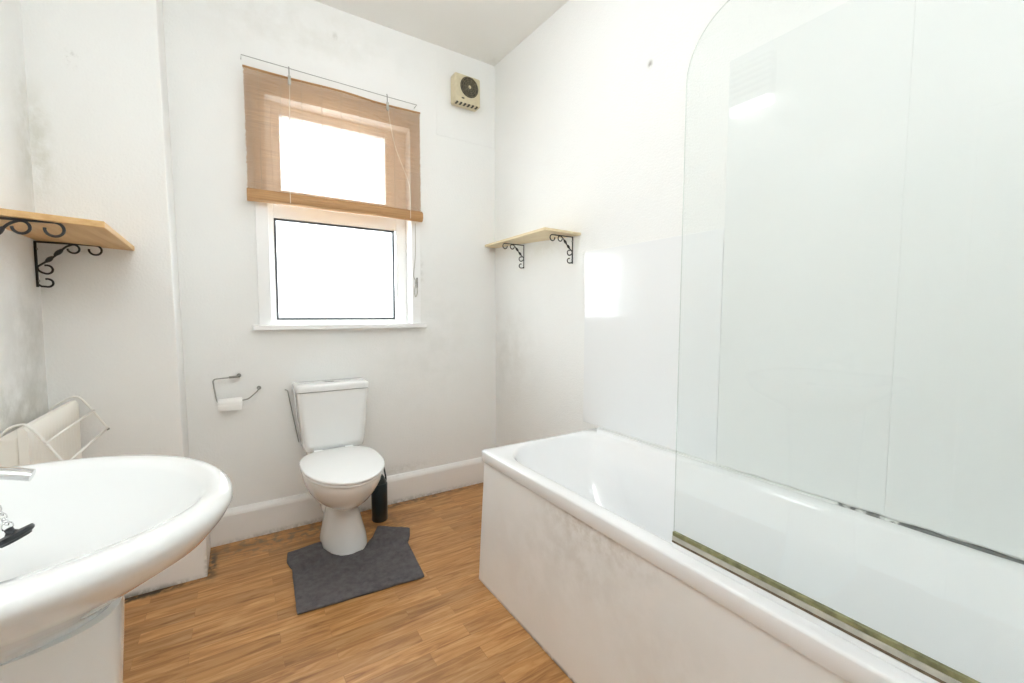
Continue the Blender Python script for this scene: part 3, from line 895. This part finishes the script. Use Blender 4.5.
# plug and chain
pg = thing('basin_plug', (-1.79, -1.66, .84), 'black rubber plug dangling on a chain inside the basin', 'plug')
ctr = Vector((-1.769, -1.700, .852)); tl_n = Vector((.45, .25, .85)).normalized()
def disc(bm, c, nrm, prof, n=28):
    a = nrm.orthogonal().normalized(); b = nrm.cross(a)
    loft(bm, [[c+nrm*h+(a*math.cos(2*PI*k/n)+b*math.sin(2*PI*k/n))*r for k in range(n)] for r, h in prof], True, True)
tl_n = Vector((-.42, .10, .90)).normalized()
bm = bmesh.new(); disc(bm, ctr, tl_n, [(.015, -.006), (.0165, -.003), (.0180, -.003), (.0200, -.0015), (.0208, .001), (.0200, .0035), (.007, .005), (.0045, .008), (.0045, .012), (.002, .013)])
obj('stopper', bm, M['rubber'], pg, smooth=True, angle=40)
bm = bmesh.new()
top = ctr+tl_n*.012; end = Vector((-1.86, -1.675, .955))
path = smoothpath([top, top+Vector((-.004, -.001, .020)), Vector((-1.784, -1.704, .900)), Vector((-1.805, -1.71, .930)), Vector((-1.90, -1.70, .958)), Vector((-2.00, -1.735, .940))], 4)
# resample into links
def sample(P, step):
    out = [P[0]]; acc = 0
    for a, b in zip(P, P[1:]):
        d = (b-a).length; 
        while acc+d >= step:
            t = (step-acc)/d; a = a+(b-a)*t; d = (b-a).length; out.append(a.copy()); acc = 0
        acc += d
    return out
LK = sample(path, .0072)
for i in range(len(LK)-1):
    c = (LK[i]+LK[i+1])/2; t = (LK[i+1]-LK[i]).normalized(); s = t.orthogonal().normalized()
    if i % 2: s = t.cross(s)
    R1, R2 = .0055, .0035
    if i < 2: R1 = R2 = .0058
    tube(bm, [c+t*R1*math.cos(2*PI*k/12)+s*R2*math.sin(2*PI*k/12) for k in range(12)], .0008, 5, closed=True)
obj('chain', bm, M['chrome'], pg, smooth=True)

# ------------------------------------------------------------------ bath
BT = .577; BY0, BY1 = -2.70, -.967; BX = -.662
bt = thing('bathtub', (-.33, -1.8, 0), 'white fitted bathtub with a boxed-in front along the right wall', 'bathtub')
def rr(x0, x1, y0, y1, z, rf, rw, n=10, rn=.12):
    """rounded rectangle: corners (x0,y1) far-front radius rf, (x1,y1) far-wall rw, near corners rn"""
    out = []
    for cx, cy, r, a0 in ((x1-rw, y1-rw, rw, 0), (x0+rf, y1-rf, rf, 90), (x0+rn, y0+rn, rn, 180), (x1-rn, y0+rn, rn, 270)):
        for k in range(n+1):
            a = math.radians(a0+90*k/n)
            out.append((cx+r*math.cos(a), cy+r*math.sin(a), z))
    return out
def dens(ring, m=6):
    out = []
    for i, p in enumerate(ring):
        q = ring[(i+1) % len(ring)]
        L_ = math.dist(p, q)
        k = 1 if L_ < .2 else m
        for t in range(k): out.append(tuple(p[a]+(q[a]-p[a])*t/k for a in range(3)))
    return out
x1 = -.003
bm = bmesh.new()
e = .012
RG = [rr(BX+.018, x1, BY0, BY1-.018, .530, e, .004, rn=e),
      rr(BX+.002, x1, BY0, BY1-.002, .530, e, .004, rn=e), rr(BX, x1, BY0, BY1, .534, e, .004, rn=e), rr(BX, x1, BY0, BY1, .570, e, .004, rn=e),
      rr(BX+.0015, x1, BY0, BY1-.0015, .5745, e, .004, rn=e), rr(BX+.006, x1, BY0, BY1-.006, .577, e, .004, rn=e),
      rr(-.613, -.052, BY0+.06, -.988, .577, .20, .17), rr(-.606, -.060, BY0+.07, -.994, .573, .20, .17), rr(-.600, -.070, BY0+.08, -1.002, .560, .20, .17),
      rr(-.592, -.105, BY0+.10, -1.025, .510, .20, .17), rr(-.585, -.135, BY0+.12, -1.06, .470, .20, .18),
      rr(-.572, -.152, BY0+.15, -1.13, .36, .19, .18), rr(-.555, -.165, BY0+.18, -1.22, .25, .18, .17), rr(-.535, -.180, BY0+.22, -1.31, .17, .17, .16),
      rr(-.505, -.205, BY0+.26, -1.38, .135, .15, .14), rr(-.45, -.26, BY0+.34, -1.47, .122, .09, .09)]
loft(bm, RG, False, True)
obj('tub', bm, M['acrylic'], bt, smooth=True, angle=45)
bm = bmesh.new(); box(bm, -.651, -.636, BY0, -.977, .0, .531, .002)
for v in bm.verts:
    k = 1-v.co.z/.531
    v.co.x -= .012*k
    if v.co.y > -1.5: v.co.y += .030*k
fp = obj('front_panel', bm, M['bath_panel'], bt)
fp['label'] = 'painted board stained with grey mould under the rim'
bm = bmesh.new(); box(bm, -.636, -.004, -.993, -.979, 0, .531, .002); obj('end_panel', bm, M['bath_panel'], bt)
# sealant line along the wall
sm, nt, p = new_mat('mouldy_sealant')
g_ = nt.nodes.new('ShaderNodeNewGeometry'); sp = nt.nodes.new('ShaderNodeSeparateXYZ'); nt.links.new(g_.outputs['Position'], sp.inputs[0])
mr = nt.nodes.new('ShaderNodeMapRange'); mr.inputs['From Min'].default_value = -1.70; mr.inputs['From Max'].default_value = -2.30
mr.inputs['To Min'].default_value = -.28; mr.inputs['To Max'].default_value = .27
nt.links.new(sp.outputs['Y'], mr.inputs['Value'])
nn_ = nt.nodes.new('ShaderNodeTexNoise'); nn_.inputs['Scale'].default_value = 30; nn_.inputs['Detail'].default_value = 6; nt.links.new(g_.outputs['Position'], nn_.inputs['Vector'])
ad = nt.nodes.new('ShaderNodeMath'); ad.operation = 'ADD'; nt.links.new(mr.outputs[0], ad.inputs[0]); nt.links.new(nn_.outputs['Fac'], ad.inputs[1])
rp = nt.nodes.new('ShaderNodeValToRGB'); rp.color_ramp.elements[0].position = .52; rp.color_ramp.elements[0].color = (.78, .79, .78, 1); rp.color_ramp.elements[1].position = .64; rp.color_ramp.elements[1].color = (.16, .17, .17, 1)
nt.links.new(ad.outputs[0], rp.inputs[0]); nt.links.new(rp.outputs[0], p.inputs['Base Color'])
bm = bmesh.new()
prof = [(-.0005, .5755), (-.012, .5775), (-.009, .583), (-.0075, .588), (-.0005, .590)]
rings = []
for i in range(60):
    y = -.985-(BY0*-1-.985)*i/59
    w = .6+.12*math.sin(i*1.7)
    rings.append([(a*w if a < -.001 else a, y, .577+(b-.577)*w if b > .577 else b) for a, b in prof])
loft(bm, rings, True, True)
obj('sealant', bm, sm, bt, smooth=True, angle=40)

# ------------------------------------------------------------------ wall panels by the bath
def wpanel(y0, y1, z1, t, mat, label):
    bm = bmesh.new(); box(bm, -t, -.0006, y0, y1, .590, z1, .0005, 1)
    o = obj('shower_wall_panel', bm, mat); tag(o, label, 'wall panel'); return o
wpanel(-1.612, -.876, 1.463, .006, M['panel'], 'low glossy white wall panel at the far end of the bath')
wpanel(-2.112, -1.614, 2.045, .007, M['panel_b'], 'tall white wall panel behind the glass screen, next to the low panel')
wpanel(FW+.01, -2.1122, 2.045, .007, M['panel_b'], 'tall white wall panel at the right edge of the picture')

# ------------------------------------------------------------------ glass screen
gs = thing('bath_screen', (-.62, -2.2, .58), 'clear glass bath screen with rounded top corner standing on bath rim', 'bath screen')
gx, gy, gt = -.620, -1.882, 1.812
gn = -2.70
rc = .135
outline = [(gy, .616)]
for k in range(33):
    a = PI/2*k/32
    outline.append((gy-rc+rc*math.cos(a), gt-rc+rc*math.sin(a)))
outline += [(gn, gt), (gn, .616)]
bm = bmesh.new()
loft(bm, [[(gx-.002, y, z) for y, z in outline], [(gx+.002, y, z) for y, z in outline]], True, True)
go = obj('glass_pane', bm, M['glass'], gs)
go.data.materials.append(M['glassedge'])
for pl in go.data.polygons:
    if len(pl.vertices) == 4 and abs(pl.normal.x) < .5: pl.material_index = 1
bm = bmesh.new(); box(bm, gx-.0045, gx+.0045, gn, gy+.001, .606, .616, .001); obj('olive_seal', bm, M['seal'], gs)
bm = bmesh.new(); box(bm, gx-.006, gx+.006, gn, gy+.001, .595, .606, .001); obj('aluminium_strip', bm, M['alu'], gs)
bm = bmesh.new(); box(bm, gx-.0065, gx+.0065, gn, gy+.001, .590, .595, .001); obj('stained_bead', bm, M['grime'], gs)
bm = bmesh.new(); box(bm, gx-.006, gx+.006, gn, gy, .5772, .590, .002); obj('silicone_bed', bm, M['acrylic'], gs)

# ------------------------------------------------------------------ out of view: mirrored door and heater, and two added lamps
bm = bmesh.new(); box(bm, LW, LW+.012, -2.72, -2.08, 0, 1.92); 
dr = struct('door_1', bm, M['door'])
bm = bmesh.new()
box(bm, LW, LW+.028, -2.08, -2.02, 0, 1.975, .006); box(bm, LW, LW+.028, -2.74, -2.08, 1.92, 1.975, .006)
struct('trim_4', bm, M['door'])
hv = thing('wall_heater', (LW, -1.21, 2.26), 'white louvred wall heater with a lit bar, high above the basin', 'heater')
bm = bmesh.new(); box(bm, LW, LW+.05, -1.335, -1.110, 2.295, 2.50, .01, 2); obj('casing', bm, simple('heater_grey', (.3, .3, .3, 1), .5), hv)
for k in range(6):
    bm = bmesh.new(); box(bm, LW+.05, LW+.066, -1.328, -1.117, 2.305+k*.032, 2.319+k*.032, .004); obj('louvre', bm, M['door'], hv)
bm = bmesh.new(); box(bm, LW, LW+.06, -1.335, -1.110, 2.235, 2.290, .02, 3); obj('lit_bar', bm, emis('lit_bar', (1, 1, .98, 1), 3.5), hv)
px_, py_, pz_ = -1.62, -2.58, 2.15  # unseen globe lamp, added to light the room from behind the camera
cl = thing('fill_pendant', (px_, py_, H), 'added unseen opal globe lamp lighting the room from behind the camera', 'added lamp')
bm = bmesh.new(); lathe(bm, [(0, 0), (.05, 0), (.05, -.02), (.02, -.035), (0, -.035)], (px_, py_, H), 'z', 32); obj('ceiling_rose', bm, M['door'], cl)
bm = bmesh.new(); tube(bm, [(px_, py_, H-.034), (px_, py_, pz_+.15)], .003, 8); obj('flex', bm, M['door'], cl)
bm = bmesh.new(); lathe(bm, [(.04, .15), (.045, .13)]+[(.15*math.sin(math.radians(a)), .15*math.cos(math.radians(a))) for a in range(20, 180, 10)]+[(0, -.15)], (px_, py_, pz_), 'z', 40)
obj('fill_lamp_shade', bm, emis('fill_globe_glow', (.96, .985, 1, 1), LAMP), cl, smooth=True)

dx_, dy_ = -.86, -1.0  # unseen ceiling dome, added to even out the room light
c2 = thing('fill_dome', (dx_, dy_, H), 'added unseen opal dome lamp on the ceiling, there to light the room', 'added lamp')
bm = bmesh.new(); lathe(bm, [(0, 0), (.17, 0), (.17, -.012), (0, -.012)], (dx_, dy_, H), 'z', 40); obj('lamp_base', bm, M['door'], c2)
bm = bmesh.new(); lathe(bm, [(.165, -.0125)]+[(.165*math.cos(math.radians(a)), -.0125-.11*math.sin(math.radians(a))) for a in range(10, 90, 10)]+[(0, -.1225)], (dx_, dy_, H), 'z', 40)
obj('fill_lamp_shade', bm, emis('fill_dome_glow', (.95, .98, 1, 1), DOME), c2, smooth=True)

# ------------------------------------------------------------------ light
w = bpy.data.worlds.new('daylight'); S.world = w; w.use_nodes = True
bg = w.node_tree.nodes['Background']; bg.inputs[0].default_value = (.93, .97, 1, 1); bg.inputs[1].default_value = 5.5
ld = bpy.data.lights.new('window_portal', 'AREA'); ld.shape = 'RECTANGLE'; ld.size = .74; ld.size_y = 1.15
ld.cycles.is_portal = True
lo = bpy.data.objects.new('window_portal', ld); COL.objects.link(lo)
lo.location = (-.98, .2, 1.655); lo.rotation_euler = (-PI/2, 0, 0)

# ------------------------------------------------------------------ camera
yaw, pitch, roll = .5723, -.0652, .0028
fw = Vector((math.sin(yaw)*math.cos(pitch), math.cos(yaw)*math.cos(pitch), math.sin(pitch)))
r0 = Vector((math.cos(yaw), -math.sin(yaw), 0)); u0 = r0.cross(fw)
rt = r0*math.cos(roll)+u0*math.sin(roll); up = -r0*math.sin(roll)+u0*math.cos(roll)
cd = bpy.data.cameras.new('camera'); cd.sensor_width = 36; cd.lens = 427.66/1024*36; cd.clip_start = .02
co = bpy.data.objects.new('camera', cd); COL.objects.link(co)
mw = Matrix((( rt.x, up.x, -fw.x, -1.5101), (rt.y, up.y, -fw.y, -2.5239), (rt.z, up.z, -fw.z, 1.15), (0, 0, 0, 1)))
co.matrix_world = mw
S.camera = co
S.view_settings.view_transform = 'Standard'; S.view_settings.look = 'None'
S.view_settings.gamma = 1; S.view_settings.use_curve_mapping = False
S.view_settings.exposure = 1.04
S.cycles.max_bounces = 14; S.cycles.diffuse_bounces = 12; S.cycles.glossy_bounces = 6; S.cycles.transparent_max_bounces = 24
S.cycles.caustics_reflective = False; S.cycles.caustics_refractive = False
